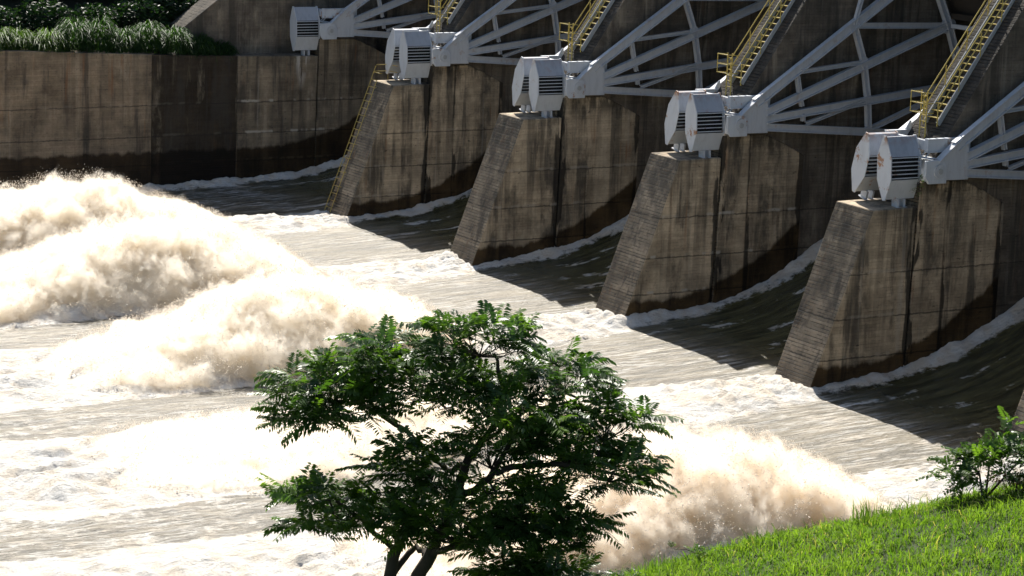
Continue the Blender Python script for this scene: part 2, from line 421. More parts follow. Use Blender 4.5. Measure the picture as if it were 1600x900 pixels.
# girder joining the boxes to the pier, and the bearing block
def girder():
    root = empty('anchor_girder')
    for x0, x1, ya in ((1.37, 1.66, -.58), (-1.62, -1.37, -.58)):
        b = MB(); b.box((x0 + .03, ya, 11.42), (x1 - .03, 1.95, 11.94)); b.box((x0, ya, 11.36), (x1, 1.95, 11.417)); b.box((x0, ya, 11.943), (x1, 1.95, 12.0)); b.build('beam', M_white, root, bevel=.01)
    b = MB(); b.box((-1.375, -.55, 11.45), (1.375, -.30, 11.9)); b.build('cross_beam', M_white, root)
    b = MB(); b.prism([(.55, 12.003), (.80, 12.42), (.88, 12.42), (.88, 12.003)], -1.52, -1.46); b.build('stiffener', M_white, root)
    return root
def bearing():
    root = empty('trunnion_bearing')
    b = MB(); b.prism([(-1.02, 10.30), (-.80, 9.98), (.22, 9.98), (.24, 10.72), (.05, 11.02), (-.3, 11.09), (-1.04, 11.06)], 2.02, 2.16); b.build('cheek_plate', M_white, root, bevel=.02)
    b = MB(); b.prism([(-.42, 9.98), (.20, 9.98), (.20, 10.72), (.0, 10.98), (-.42, 11.0)], .95, 2.017); b.build('bearing_block', M_white, root, bevel=.02)
    b = MB(); b.tube([(2.12, -.22, 10.56), (2.22, -.22, 10.56)], .33, 20); b.build('pin_cap', M_white2, root)
    b = MB(); b.tube([(2.20, -.22, 10.56), (2.26, -.22, 10.56)], .14, 12); b.build('pin_end', M_grey, root)
    b = MB()
    b.box((1.0, -.70, 11.10), (1.95, -.2, 11.13)); b.beam((1.2, -.6, 11.12), (1.2, -.35, 11.34), .05, .05); b.beam((1.5, -.6, 11.12), (1.5, -.35, 11.34), .05, .05)
    b.build('bearing_cover', M_white2, root)
    return root
ORD = ['far abutment', 'ladder pier', 'second pier from the far bank', 'third pier from the far bank', 'nearest full pier']
g0 = girder(); b0 = bearing()
for k in range(0, 5):
    o = g0 if k == 0 else copy_tree(g0); o.location = (k * S, 0, 0)
    tag(o, 'white steel girder behind the louvred boxes of the ' + ORD[k], 'girder', 'anchor girders')
    o = b0 if k == 0 else copy_tree(b0); o.location = (k * S, 0, 0)
    tag(o, 'white bearing block with round pin on the ' + ORD[k], 'bearing', 'gate arm bearings')

# ------------------------------------------------------------------ radial gates
HUB = (-.10, 10.50)
ND = dict(A1=(3.26, 13.2), A2=(6.81, 15.57), At=(11.2, 18.5), B1=(3.55, 11.95), B2=(7.59, 13.63), B3=(13.15, 15.47),
          C1=(3.77, 11.21), C2=(8.0, 11.65), Ce=(14.4, 12.30), D1=(3.86, 10.43), D2=(8.17, 10.01), De=(14.2, 9.45))
def gate():
    root = empty('radial_gate')
    for x, sg in ((2.0, 1), (14.0, -1)):
        p = lambda n: (x, ND[n][0], ND[n][1])
        hp = lambda y, z: (x, y, z)
        pl = MB(); pl.prism([(-.30, 10.98), (.02, 10.20), (.25, 10.12), (1.56, 10.10), (1.56, 11.35), (1.42, 11.75), (.98, 12.02)], x - .10, x + .10)
        pl.build('hub_plate', M_white2, root, bevel=.015)
        f = MB(); f.beam((x, -.28, 11.0), (x, 1.0, 12.06), .42, .05); f.build('hub_flange', M_white2, root)
        for nm, a, b, h in (('arm', hp(.75, 11.66), p('At'), .50), ('arm', hp(1.45, 11.15), p('B3'), .44), ('arm', hp(1.45, 10.80), p('Ce'), .41), ('arm', hp(1.45, 10.40), p('De'), .40)):
            q = MB(); q.ibeam(a, b, .32, h); q.build(nm, M_white2, root)
        for a, b, h in (('A2', 'B2', .30), ('B2', 'C2', .30), ('C2', 'D2', .30), ('A1', 'B1', .20), ('B1', 'C1', .17), ('C1', 'D1', .17),
                        ('A2', 'B3', .30), ('A1', 'B2', .20), ('C2', 'D1', .18), ('Ce', 'D2', .26)):
            pa, pb = Vector(p(a)), Vector(p(b)); d = (pb - pa).normalized()
            q = MB(); q.ibeam(pa + d * .2, pb - d * .2, .26, h, .035); q.build('brace', M_white2, root)
        q = MB(); q.ibeam(p('A2'), (x, 7.7, 18.9), .2, .2, .03); q.build('brace', M_white2, root)
        for n, r in (('A2', .36), ('B2', .30), ('C2', .28), ('D2', .28), ('B3', .48)):
            y, z = ND[n]; gp = MB()
            gp.prism([(y + r * math.cos(i * math.pi / 4 + .39), z + r * math.sin(i * math.pi / 4 + .39)) for i in range(8)], x - .06, x + .06)
            gp.build('node_plate', M_white2, root)
        q = MB(); q.ibeam(p('B3'), p('Ce'), .3, .36, .04); q.ibeam(p('B3'), (x, 10.9, 20.0), .3, .36, .04); q.build('end_post', M_white2, root)
    R = 15.0; n = 26; a0, a1 = math.radians(-13), math.radians(52)
    sk = MB(); out = [(HUB[0] + R * math.cos(a0 + (a1 - a0) * i / n), HUB[1] + R * math.sin(a0 + (a1 - a0) * i / n)) for i in range(n + 1)]
    inn = [(HUB[0] + (R - .06) * math.cos(a0 + (a1 - a0) * i / n), HUB[1] + (R - .06) * math.sin(a0 + (a1 - a0) * i / n)) for i in range(n + 1)]
    for i in range(n): sk.prism([inn[i], inn[i + 1], out[i + 1], out[i]], HW - .1, S - HW + .1)
    sk.build('skin_plate', M_skin, root)
    for ang in (-9, 8, 22, 36):
        a = math.radians(ang); c = (HUB[0] + (R - .36) * math.cos(a), HUB[1] + (R - .36) * math.sin(a))
        q = MB(); q.ibeam((HW + .1, *c), (S - HW - .1, *c), .3, .55, .04, side=(0, 0, 1)); q.build('girder', M_skin, root)
    # tie trusses between the two frames
    for n1 in ('B3',):
        y, z = ND[n1]
        q = MB(); q.beam((2.2, y + .1, z), (13.8, y + .1, z), .22, .22, side=(0, 1, 0))
        q.build('cross_tie', M_white2, root)
    return root
gt0 = gate()
GT = ['white steel radial gate frame farthest away, between the abutment and the ladder pier',
      'white steel radial gate frame between the ladder pier and the second pier',
      'white steel radial gate frame between the second and third piers',
      'white steel radial gate frame seen most fully, between third pier and nearest full pier',
      'white steel radial gate frame cut off by the right edge, nearest to the camera']
for k in range(5):
    o = gt0 if k == 0 else copy_tree(gt0); o.location = (k * S, 0, 0); tag(o, GT[k], 'radial gate', 'spillway radial gates')

# ------------------------------------------------------------------ stairs on the pier slopes
def stair():
    root = empty('pier_stair')
    sl = 1.40; y0, z0 = .95, 12.62; y1 = 8.6; z1 = z0 + sl * (y1 - y0)
    xa, xb = -.52, .42
    d = Vector((0, 1, sl)).normalized()
    for x in (xa, xb):
        q = MB(); q.beam((x, y0, z0 - .16), (x, y1, z1 - .16), .07, .32); q.build('stringer', M_grey, root)
    n = 34
    for i in range(n):
        z = z0 + .12 + i * .31; y = y0 + (z - z0) / sl
        if y > y1: break
        q = MB(); q.box((xa + .04, y - .02, z - .02), (xb - .04, y + .20, z + .02)); q.build('tread', M_yellow, root)
    for x in (xa - .03, xb + .03):
        q = MB()
        for hh in (.52, 1.02): q.tube([(x, y0 - .15, z0 + hh - .05), (x, y1, z1 + hh)], .03, 6)
        q.build('handrail', M_yellow, root)
        q = MB()
        for i in range(7):
            y = y0 - .1 + i * 1.15
            if y > y1: break
            z = z0 + sl * (y - y0); q.tube([(x, y, z - .1), (x, y, z + 1.02)], .028, 6)
        q.build('rail_post', M_yellow, root)
    # short vertical ladder and guard at the foot
    q = MB()
    for x in (xa, xa + .42): q.tube([(x, .62, 11.6), (x, .62, 14.0)], .032, 6)
    q.build('ladder_rail', M_yellow, root)
    q = MB()
    for i in range(6): q.tube([(xa, .62, 12.25 + i * .3), (xa + .42, .62, 12.25 + i * .3)], .022, 6)
    q.build('ladder_rung', M_yellow, root)
    q = MB()
    for z in (13.0, 13.45, 13.95): q.tube([(xa, .62, z), (xa - .05, .05, z + .03), (xa + .0, -.02, z + .03), (xa + .9, .0, z + .03), (xa + .94, .62, z)], .024, 6)
    q.tube([(xa - .04, .02, 13.0), (xa - .04, .02, 13.98)], .024, 6); q.tube([(xa + .9, .02, 13.0), (xa + .9, .02, 13.98)], .024, 6)
    q.build('guard_rail', M_yellow, root)
    return root
st0 = stair()
for k in range(1, 5):
    o = st0 if k == 1 else copy_tree(st0); o.location = (k * S, 0, 0)
    tag(o, 'yellow railed steel stair climbing the slope of the ' + ORD[k], 'stair', 'stairs on the pier slopes')

# ladder on the nose of the first pier
lad = empty('nose_ladder', (S, 0, 0)); tag(lad, 'thin yellow ladder running down the sloping nose of the farthest pier', 'ladder')
def nose(z, off=0.0): return (-6.587 + .372 * z - off, z)
for x in (-HW + .02, -HW + .80):
    q = MB(); q.tube([(x, *nose(.2, .16)), (x, *nose(9.7 if x < -1 else 8.9, .16))], .026, 6); q.build('ladder_rail', M_dull, lad)
for i in range(21):
    z = .5 + i * .44; q = MB(); q.tube([(-HW + .02, *nose(z, .16)), (-HW + .80, *nose(z, .16))], .024, 5)
    if i % 2 == 0: q.tube([(-HW + .80, *nose(z, .16)), (-HW + .78, nose(z)[0] + .05, z - .02)], .024, 5)
    q.build('rung', M_dull, lad)
q = MB()
for z in (9.35, 9.75): q.tube([(-HW + .02, *nose(z, .16)), (-HW + .05, -2.3, z), (-.3, -2.2, z)], .024, 5)
q.tube([(-HW + .05, -2.3, 8.8), (-HW + .05, -2.3, 9.75)], .024, 5); q.build('guard_rail', M_dull, lad)

m = MB(); m.box((-20, 9.7, 24.45), (100, 19.5, 25.3)); m.box((-20, 9.4, 25.304), (100, 9.65, 26.2)); o = m.build('unseen_bridge_deck', M_upper)  # deck above the view, added to block sky light over the gates
tag(o, 'concrete road deck above view over the pier tops, added to darken the gate bays', 'unseen bridge deck')
# ------------------------------------------------------------------ river water: one height field
PL = {  # plume axis x -> (y, crest height)
 16: [(-7, .25), (-13.9, 1.0), (-15.6, 1.5), (-18.5, 2.4), (-22.2, 3.5), (-25.3, 3.3), (-28, 2.9), (-33, 2.2), (-40, 1.2), (-47, .3)],
 32: [(-7, .25), (-13, .6), (-16, 1.1), (-17.9, 2.1), (-19.8, 3.0), (-21.7, 3.5), (-24.3, 3.8), (-28.6, 3.4), (-31.8, 2.4), (-36, 1.2), (-43, .3)],
 48: [(-7, .3), (-11, .8), (-14.4, 1.1), (-16.6, 1.5), (-18.3, 2.2), (-20.3, 2.9), (-22.9, 3.5), (-25.5, 3.7), (-27.3, 3.3), (-28.8, 2.6), (-31.6, 1.7), (-35, .7), (-40, .2)],
 64: [(-7, .4), (-10, .9), (-13, .7), (-17, .8), (-21, 1.3), (-25, 1.8), (-28, 1.6), (-31, 1.2), (-35, .8), (-43, .3)],
 80: [(-7, .4), (-12, .5), (-14.5, .8), (-16.1, 1.5), (-17.9, 2.3), (-19.6, 2.9), (-21.9, 3.3), (-24, 3.5), (-27, 3.2), (-30, 2.3), (-34, 1.0), (-39, .3)]}
def plH(xk, y):
    pts = sorted(PL[xk]); return np.interp(y, [p[0] for p in pts], [p[1] for p in pts], left=.2, right=0)
def plW(y):
    return np.interp(-y, [6.6, 10, 14, 18, 24, 34, 44], [2.15, 2.5, 3.2, 4.1, 4.7, 5.2, 5.6])
def zbase(y):
    t = y + 3.0
    up = .62 + .07 * t + .03 * np.clip(t, 0, 8) ** 2 + np.clip(t - 8, 0, None) * .48
    dn = np.interp(-y, [3, 6.6, 16, 30, 200], [.62, .36, .02, -.05, -.3])
    return np.where(t > 0, up, dn)
gx = np.concatenate([np.arange(-1.0, 91.0, .17), np.arange(91.2, 118, .6)])
gy = np.concatenate([-52 - np.cumsum(.2 * 1.09 ** np.arange(46))[::-1], np.arange(-52, 15.4, .17)])
X, Y = np.meshgrid(gx, gy, indexing='ij')
Z = zbase(Y)
foam = np.zeros_like(X)
# small relief: streaks along the flow, cross chop, swell
down = sstep(4, -8, Y)
Z += .050 * fbm(X * 1.1, Y * .22, 1.3, 4) * (0.5 + .9 * down)
Z += .060 * fbm(X * .9, Y * .8, 4.1, 4, .6) * sstep(2, -9, Y)
Z += .10 * fbm(X * .22, Y * .16, 9.0, 2) * sstep(0, -12, Y)
# foam climbing the near faces of the piers and both sides of every bay
edge_n = fbm(X * .8, Y * .9, 2.2, 4) ; edge_f = fbm(X * 2.6, Y * 1.6, 7.7, 3)
edge_l = fbm(X * .21 + 3, Y * .33, 12.1, 2); lace = fbm(X * 2.2, Y * .35, 14.4, 4, .6)
fine_n = fbm(X * 2.9, Y * 2.4, 5.5, 2)
for k in range(0, 6):
    xf = k * S + HW
    for xe, sg in ((xf, 1), (k * S - HW, -1)):
        if k == 0 and sg < 0: continue
        d = (X - xe) * sg
        ylim = -60 if k == 0 else -6.9
        on = sstep(ylim - 1.0, ylim + .3, Y) * (d > -1.4)
        wid = (.55 + .45 * edge_n) * (1 + 1.1 * edge_l) + .40 * edge_f + .03 * np.clip(Y, 0, 9)
        dd = np.clip(d, 0, None)
        Z += on * (.34 + .12 * edge_f + .16 * edge_n + .16 * fine_n) * (1 + .9 * edge_l) * np.exp(-(dd / (.48 + .25 * edge_n + .15 * edge_f)) ** 2)
        foam = np.maximum(foam, on * sstep(wid + .75, wid - .65, dd))
        for c_, a_ in ((2.6, .62), (5.2, .55)):
            foam = np.maximum(foam, on * np.clip(a_ - .22 + .9 * lace, 0, .5) * sstep(.9, .1, np.abs(d - c_ - 1.6 * edge_l - .05 * Y)) * sstep(-.1, .25, edge_n + edge_l + .1) * (d > 0))
# wakes behind the noses and the churned bands further down
big_b = billow(X * .42, Y * .34, 3.3, 5, .55); mid_b = billow(X * 1.1, Y * .8, 8.8, 4, .6)
rag = fbm(X * .35, Y * .16, 6.6, 4); rag2 = fbm(X * 1.3, Y * .6, 2.6, 3)
for xk in PL:
    s = -6.2 - Y
    w = plW(Y) * (1 + .35 * rag) + .8 * rag2 + .3 + .5 * fine_n
    d = np.abs(X - xk)
    act = sstep(-.2, .8, s)
    H = plH(xk, Y)
    prof = np.clip(1 - (d / np.maximum(w, .1)) ** 2, 0, 1)
    near = sstep(9, 3, s)
    Z += act * prof * (H * (.42 + .35 * near) * (.75 + .5 * rag) + (big_b * .95 + mid_b * .42 - .32) * sstep(1, 12, s) * sstep(0, .35, prof) + near * (.5 * mid_b + .3 * rag2 + .18 * fine_n - .1))
    foam = np.maximum(foam, act * sstep(w + .8, w - .8, d))
# spread of foam in the far field, streaky
far = sstep(-26, -44, Y) * .5 + .10 * down
foam = np.clip(np.maximum(foam, far * (0.55 + 1.0 * rag2)), 0, 1)
Z += sstep(-26, -40, Y) * (.22 * big_b - .05)
nx_, ny_ = X.shape
idx = np.arange(nx_ * ny_).reshape(nx_, ny_)
F = np.stack([idx[:-1, :-1].ravel(), idx[1:, :-1].ravel(), idx[1:, 1:].ravel(), idx[:-1, 1:].ravel()], 1)
V = np.stack([X.ravel(), Y.ravel(), Z.ravel()], 1)

def watermat():
    t = NT('muddy_water'); P, Nn = t.obj(); f = t.attr('foam')
    st = t.noise(t.vm('MULTIPLY', P, (2.4, .28, 1.0)), 1.0, 6, .65, .3)
    st2 = t.noise(t.vm('MULTIPLY', P, (5.0, .55, 1.0)), 1.0, 5, .7, .2)
    ch = t.noise(t.vm('MULTIPLY', P, (3.2, 2.0, 2.0)), 1.0, 6, .72)
    x, y, z = t.xyz(P)
    pat = t.noise(t.vm('MULTIPLY', P, (.30, .10, 1.0)), 1.0, 3)
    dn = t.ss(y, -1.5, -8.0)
    thin = t.m_('MULTIPLY', t.m_('MAXIMUM', t.m_('MULTIPLY', t.ss(st2, .47, .64), dn), t.ss(st, .62, .74)), t.m_('ADD', .12, t.m_('MULTIPLY', dn, .68)))
    thin = t.m_('MULTIPLY', thin, t.ss(pat, .3, .6))
    fm = t.ss(t.m_('ADD', t.m_('MULTIPLY', f, 1.1), t.m_('ADD', t.m_('MULTIPLY', t.m_('SUBTRACT', ch, .5), 1.6), t.m_('MULTIPLY', t.m_('SUBTRACT', st, .5), .9))), .30, .72)
    fm = t.m_('MAXIMUM', fm, thin)
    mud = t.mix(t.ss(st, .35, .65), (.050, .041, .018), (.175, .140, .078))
    mud = t.mix(dn, t.mix(1.0, mud, (.80, .86, .62), 'MULTIPLY'), mud)  # shade of the upstream chutes put into the colour: mud darker, more olive
    fo = t.mix(t.ss(t.noise(P, .9, 4, .6), .38, .66), (.82, .79, .73), (.76, .67, .55))
    col = t.mix(fm, mud, fo)
    rough = t.m_('ADD', t.m_('ADD', .20, t.m_('MULTIPLY', dn, .28)), t.m_('MULTIPLY', fm, .35))
    h1 = t.noise(t.vm('MULTIPLY', P, (5.0, 2.6, 2.0)), 1.0, 6, .72)
    nr = t.bump(st, .22, 1.0)
    nr = t.bump(h1, t.m_('ADD', .16, t.m_('MULTIPLY', fm, .10)), 1.0, nr)
    t.principled(Base_Color=col, Roughness=rough, Normal=nr, IOR=1.33, Specular_IOR_Level=t.m_('SUBTRACT', t.m_('ADD', .5, t.m_('MULTIPLY', dn, .5)), t.m_('MULTIPLY', fm, .4)))
    return t.m
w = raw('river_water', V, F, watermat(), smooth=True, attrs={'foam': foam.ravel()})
tag(w, 'muddy river water streaked with foam rushing from the gates', 'water', kind='structure')
rb = MB(); rb.box((-30, -420, -3.4), (130, 40, -3.25)); o = rb.build('river_bed', plain('river_bed_mud', (.10, .08, .05)))
tag(o, 'muddy bed under the river', 'river bed', kind='structure')

# ------------------------------------------------------------------ spray plumes: real scattering clouds with loose drops
def plume(xk, y0, y1, label, dens=1.0, hs=1.0, seed=0.0, thr=.0, drops=30000, tint=(.9985, .962, .893)):
    """y0 (upstream, larger) > y1"""
    L = y0 - y1; n = 44
    ys = np.linspace(y1, y0, n); fade = sstep(y1, y1 + 5, ys) * sstep(y0, y0 - 3.5, ys)
    Hh = plH(xk, ys) * (1.10 * hs) * fade + .02; Ww = (plW(ys) * 1.06) * np.sqrt(fade + .02)
    HM, WM = 6.0, 7.0
    # closed hull a little larger than the cloud
    m = 22; vs = []; fs = []
    for i, yy in enumerate(ys):
        hh = Hh[i] * 1.28 + .35; ww = Ww[i] * 1.18 + .2
        for j in range(m):
            a = math.pi * j / (m - 1)
            vs.append((ww * math.cos(a), yy, max(hh * math.sin(a) ** .85, 0) - .15 + 0.0))
    for i in range(n - 1):
        for j in range(m - 1):
            fs.append((i*m+j, (i+1)*m+j, (i+1)*m+j+1, i*m+j+1))
        fs.append((i*m+m-1, (i+1)*m+m-1, (i+1)*m, i*m))
    fs.append(list(range(m))); fs.append([(n-1)*m + j for j in range(m)][::-1])
    t = NT('spray_cloud'); P, Nn = t.obj(); x, y, z = t.xyz(P)
    u = t.m_('DIVIDE', t.m_('SUBTRACT', y, y1), L)
    def curve(vals):
        fc = t.n('FloatCurve', {'Value': u}); c = fc.mapping.curves[0]
        ks = np.linspace(0, 1, 22); vv = np.interp(ks, np.linspace(0, 1, n), vals)
        c.points[0].location = (0, vv[0]); c.points[1].location = (1, vv[-1])
        for a, b in zip(ks[1:-1], vv[1:-1]): c.points.new(float(a), float(b))
        fc.mapping.update(); return fc.outputs[0]
    Hs = t.m_('MULTIPLY', curve(Hh / HM), HM); Ws = t.m_('MULTIPLY', curve(Ww / WM), WM)
    qx = t.m_('DIVIDE', x, Ws); qz = t.m_('DIVIDE', t.m_('MAXIMUM', z, 0.0), Hs)
    rr = t.m_('SQRT', t.m_('ADD', t.m_('MULTIPLY', qx, qx), t.m_('MULTIPLY', qz, qz)))
    Pn = t.vm('ADD', P, (seed, seed * 1.7, seed * .3))
    nz = t.noise(t.vm('MULTIPLY', Pn, (1.0, .8, .75)), .62, 7, .64, .35)
    nf = t.noise(t.vm('MULTIPLY', Pn, (1.0, .9, .8)), 3.1, 4, .7)
    e = t.m_('ADD', t.m_('SUBTRACT', 1.0, rr), t.m_('MULTIPLY', t.m_('SUBTRACT', nz, .5), 1.10))
    e = t.m_('ADD', e, t.m_('MULTIPLY', t.m_('SUBTRACT', nf, .5), .60))
    e = t.m_('SUBTRACT', e, .04 + thr)
    den = t.m_('MULTIPLY', t.ss(e, .0, .28), 4.4 * dens)
    # falls to nothing just above the water at the near foot
    v = t.n('VolumePrincipled', {'Color': (*tint, 1), 'Density': den, 'Anisotropy': .40})
    t.t.links.new(v.outputs[0], t.out.inputs['Volume'])
    t.m.cycles.volume_step_rate = .13 if hasattr(t.m.cycles, 'volume_step_rate') else 1
    o = raw('spray_plume', vs, fs, t.m, loc=(xk, 0, 0))
    o.data.update()
    tag(o, label, 'spray plume', 'spray plumes behind the piers')
    # loose drops: clumped, thrown up around the crest
    N = drops * 4
    yy = rng.uniform(y1 + 1, y0 - .5, N); H2 = np.interp(yy, ys, Hh); W2 = np.interp(yy, ys, Ww)
    a = rng.uniform(.03, math.pi - .03, N); r = 1.0 + rng.normal(0, .055, N)
    px = W2 * np.cos(a) * r; pz = H2 * np.sin(a) * r + rng.exponential(.025, N)
    cl = fbm(px * .9 + seed, yy * .7, pz * .9, 4, .65)
    keep = (cl + rng.normal(0, .16, N) > .06) & (pz > .1)
    px, yy, pz = px[keep][:drops], yy[keep][:drops], pz[keep][:drops]
    nn = len(px); sz = rng.lognormal(math.log(.0105), .4, nn)
    tet = np.array([(1, 1, 1), (-1, -1, 1), (-1, 1, -1), (1, -1, -1)], float)
    Rv = rng.normal(size=(nn, 4)); Rv /= np.linalg.norm(Rv, axis=1)[:, None]
    q0, q1, q2, q3 = Rv.T
    Rm = np.stack([1-2*(q2*q2+q3*q3), 2*(q1*q2-q0*q3), 2*(q1*q3+q0*q2), 2*(q1*q2+q0*q3), 1-2*(q1*q1+q3*q3), 2*(q2*q3-q0*q1), 2*(q1*q3-q0*q2), 2*(q2*q3+q0*q1), 1-2*(q1*q1+q2*q2)], 1).reshape(-1, 3, 3)
    vv = np.einsum('nij,kj->nki', Rm, tet) * sz[:, None, None] + np.stack([px, yy, pz], 1)[:, None, :]
    ff = (np.arange(nn)[:, None, None] * 4 + np.array([(0, 1, 2), (0, 3, 1), (0, 2, 3), (1, 3, 2)])[None]).reshape(-1, 3)
    d = raw('drops', vv.reshape(-1, 3), ff, M_drop, o); d['kind'] = 'stuff'
    return o
def dropmat():
    t = NT('water_drops')
    a = t.n('BsdfDiffuse', {'Color': (.9, .86, .80, 1)}); b = t.n('BsdfTranslucent', {'Color': (.92, .87, .80, 1)})
    mx = t.n('MixShader', {0: .7, 1: a.outputs[0], 2: b.outputs[0]}); t.t.links.new(mx.outputs[0], t.out.inputs[0]); return t.m
M_drop = dropmat()
plume(16, -11.5, -47, 'farthest plume of white spray, reaching the left frame edge below the bank wall', seed=3.0)
plume(32, -13.5, -42, 'big cream spray plume in the middle of the left edge, between two others', seed=11.0)
plume(48, -13.5, -38, 'rounded cream spray plume just above and left of the tree', seed=23.0)
plume(64, -15, -42, 'low foamy spray plume half hidden behind the tree crown', seed=37.0, hs=1.0)
plume(80, -12.5, -38, 'brownish spray plume right of the tree, nearest to the grassy bank', seed=51.0, dens=1.1, tint=(.9975, .948, .868))

# ------------------------------------------------------------------ near bank
C0 = np.array([116.98, -50.84]); SD = np.array([.455, .89]); ND2 = np.array([.89, -.455])
def bank_z(x, y):
    rx, ry = x - C0[0], y - C0[1]
    s = rx * SD[0] + ry * SD[1]; n = rx * ND2[0] + ry * ND2[1]
    crest = 11.98 + .283 * s + .35 * np.sin(s * .55) * .3
    lump = .16 * fbm(x * .45, y * .45, 1.1, 4)
    inn = crest + .145 * n - .006 * np.clip(n, 0, 60) ** 2 * .4
    nn = -n
    outz = crest - .22 * nn - .045 * nn ** 2 * (nn < 6) - (nn >= 6) * (.045 * 36 + .76 * (nn - 6))
    return np.where(n > 0, inn, outz) + lump
sg_ = np.concatenate([np.arange(-60, -14, 1.5), np.arange(-14, 24, .25), np.arange(24, 60, 1.5)])
ng_ = np.concatenate([np.arange(-26, -6, 1.0), np.arange(-6, 16, .25), np.arange(16, 44, 1.5)])
SS, NN = np.meshgrid(sg_, ng_, indexing='ij')
BX = C0[0] + SS * SD[0] + NN * ND2[0]; BY = C0[1] + SS * SD[1] + NN * ND2[1]
BZ = np.maximum(bank_z(BX, BY), -3.3)
idx = np.arange(BX.size).reshape(BX.shape)
F = np.stack([idx[:-1, :-1].ravel(), idx[:-1, 1:].ravel(), idx[1:, 1:].ravel(), idx[1:, :-1].ravel()], 1)[:, ::-1]
bk = raw('grass_bank', np.stack([BX.ravel(), BY.ravel(), BZ.ravel()], 1), F, plain('bank_soil', (.030, .045, .010), .95, .5, 1.2), smooth=True)
tag(bk, 'sloping river bank under the bright grass', 'bank', kind='structure')

def blades(px, py, pz, length, width, lean_az, lean, tone, droop=.35):
    """grass blades: five verts, three triangles each"""
    n = len(px); b = np.stack([px, py, pz], 1)
    dirh = np.stack([np.cos(lean_az), np.sin(lean_az), np.zeros(n)], 1)
    tw = rng.uniform(0, math.pi, n); sdv = np.stack([np.cos(tw), np.sin(tw), np.zeros(n)], 1) * (width / 2)[:, None]
    up = np.array([0, 0, 1.0])
    L = length[:, None]; le = lean[:, None]
    m = b + up * L * .55 + dirh * L * le * .35
    tp = b + up * L * (1 - droop * le) + dirh * L * le * 1.0
    v = np.stack([b - sdv, b + sdv, m + sdv * .8, m - sdv * .8, tp], 1).reshape(-1, 3)
    f = (np.arange(n)[:, None, None] * 5 + np.array([(0, 1, 2), (0, 2, 3), (3, 2, 4)])[None]).reshape(-1, 3)
    return v, f, np.repeat(tone, 5)
M_grass = leafmat('grass_blade', (.055, .115, .014), (.185, .262, .042), .5, .6, .15, young=(.36, .30, .14))
NG = 125000
s = rng.uniform(-11, 15, NG); n = rng.uniform(-2.2, 12, NG)
x = C0[0] + s * SD[0] + n * ND2[0]; y = C0[1] + s * SD[1] + n * ND2[1]
cl = fbm(x * 1.1, y * 1.1, 3.3, 4); c2 = fbm(x * 3.3, y * 3.3, 6.3, 3)
keep = rng.uniform(size=NG) < np.clip(.85 + .8 * cl, .5, 1)
x, y, cl, c2 = x[keep], y[keep], cl[keep], c2[keep]; ng = len(x)
ln = np.clip(.16 + .14 * cl + .14 * c2 + rng.exponential(.06, ng), .08, .6)
young_ = (rng.uniform(size=ng) < .035).astype(float)
tone = np.clip(.5 + .7 * cl + .35 * c2 + rng.normal(0, .22, ng), 0, 1)
v, f, tn = blades(x, y, bank_z(x, y) - .02, ln, rng.uniform(.013, .028, ng), rng.normal(-.5, 1.3, ng), np.abs(rng.normal(.75, .4, ng)), tone)
g = raw('grass', v, f, M_grass, attrs={'tone': tn, 'young': np.repeat(young_, 5)}); tag(g, 'bright green tufted grass covering the near bank', 'grass', kind='stuff')

def at_bank(s, n): 
    x = C0[0] + s * SD[0] + n * ND2[0]; y = C0[1] + s * SD[1] + n * ND2[1]; return x, y, float(bank_z(np.array([x]), np.array([y]))[0])
M_tall = leafmat('tall_grass', (.07, .13, .02), (.15, .22, .04), .4)
def tuft(name, s, n, cnt, L, spread, label, group, mat=M_tall, w=.018, le=.25):
    x0, y0, z0 = at_bank(s, n)
    a = rng.uniform(0, 2 * math.pi, cnt); r = spread * np.sqrt(rng.uniform(size=cnt))
    v, f, tn = blades(r * np.cos(a), r * np.sin(a), np.full(cnt, -.05), L * rng.uniform(.5, 1.1, cnt), np.full(cnt, w), a + rng.normal(0, .5, cnt), np.abs(rng.normal(le, .2, cnt)), rng.uniform(size=cnt))
    o = raw(name, v, f, mat, attrs={'tone': tn}, loc=(x0, y0, z0)); tag(o, label, 'grass tuft', group)

# ------------------------------------------------------------------ pinnate leaves
def fronds(P, D, L, droop, tone, young, pairs=11, lw=.072, ll=.31, fold=.25):
    """P base points, D directions; returns verts, quads, tone, young"""
    n = len(P); up = np.array([0, 0, 1.0])
    side = np.cross(D, up); side /= np.maximum(np.linalg.norm(side, axis=1), 1e-3)[:, None]
    tw = rng.normal(0, .35, n)[:, None]
    nrm = np.cross(side, D); side2 = side * np.cos(tw) + nrm * np.sin(tw); nrm = np.cross(side2, D)
    ts = np.linspace(.14, 1.0, pairs)
    out = []
    for i, t in enumerate(ts):
        c = P + D * (L * t)[:, None] - up * (droop * L * t * t)[:, None]
        tang = D - up * (2 * droop * t)[:, None]; tang /= np.linalg.norm(tang, axis=1)[:, None]
        l = L * ll * (1.15 - .25 * t - .62 * max(t - .55, 0) * 1.3 - .5 * max(.3 - t, 0))
        for sg in (-1, 1):
            j = rng.normal(0, .12, (n, 3))
            dd = side2 * sg * .86 + tang * .5 - nrm * fold + j; dd /= np.linalg.norm(dd, axis=1)[:, None]
            ww = np.cross(dd, nrm); ww = ww / np.maximum(np.linalg.norm(ww, axis=1), 1e-3)[:, None] * (L * lw)[:, None]
            tip = c + dd * l[:, None]; mid = c + dd * (l * .45)[:, None]
            out.append(np.stack([c, mid + ww * .5, tip - up * (.12 * l)[:, None], mid - ww * .5], 1))
    v = np.stack(out, 1)                     # n, 2*pairs, 4, 3
    k = v.shape[1]; v = v.reshape(-1, 3); f = np.arange(n * k * 4).reshape(-1, 4)
    return v, f, np.repeat(tone, k * 4), np.repeat(young, k * 4)

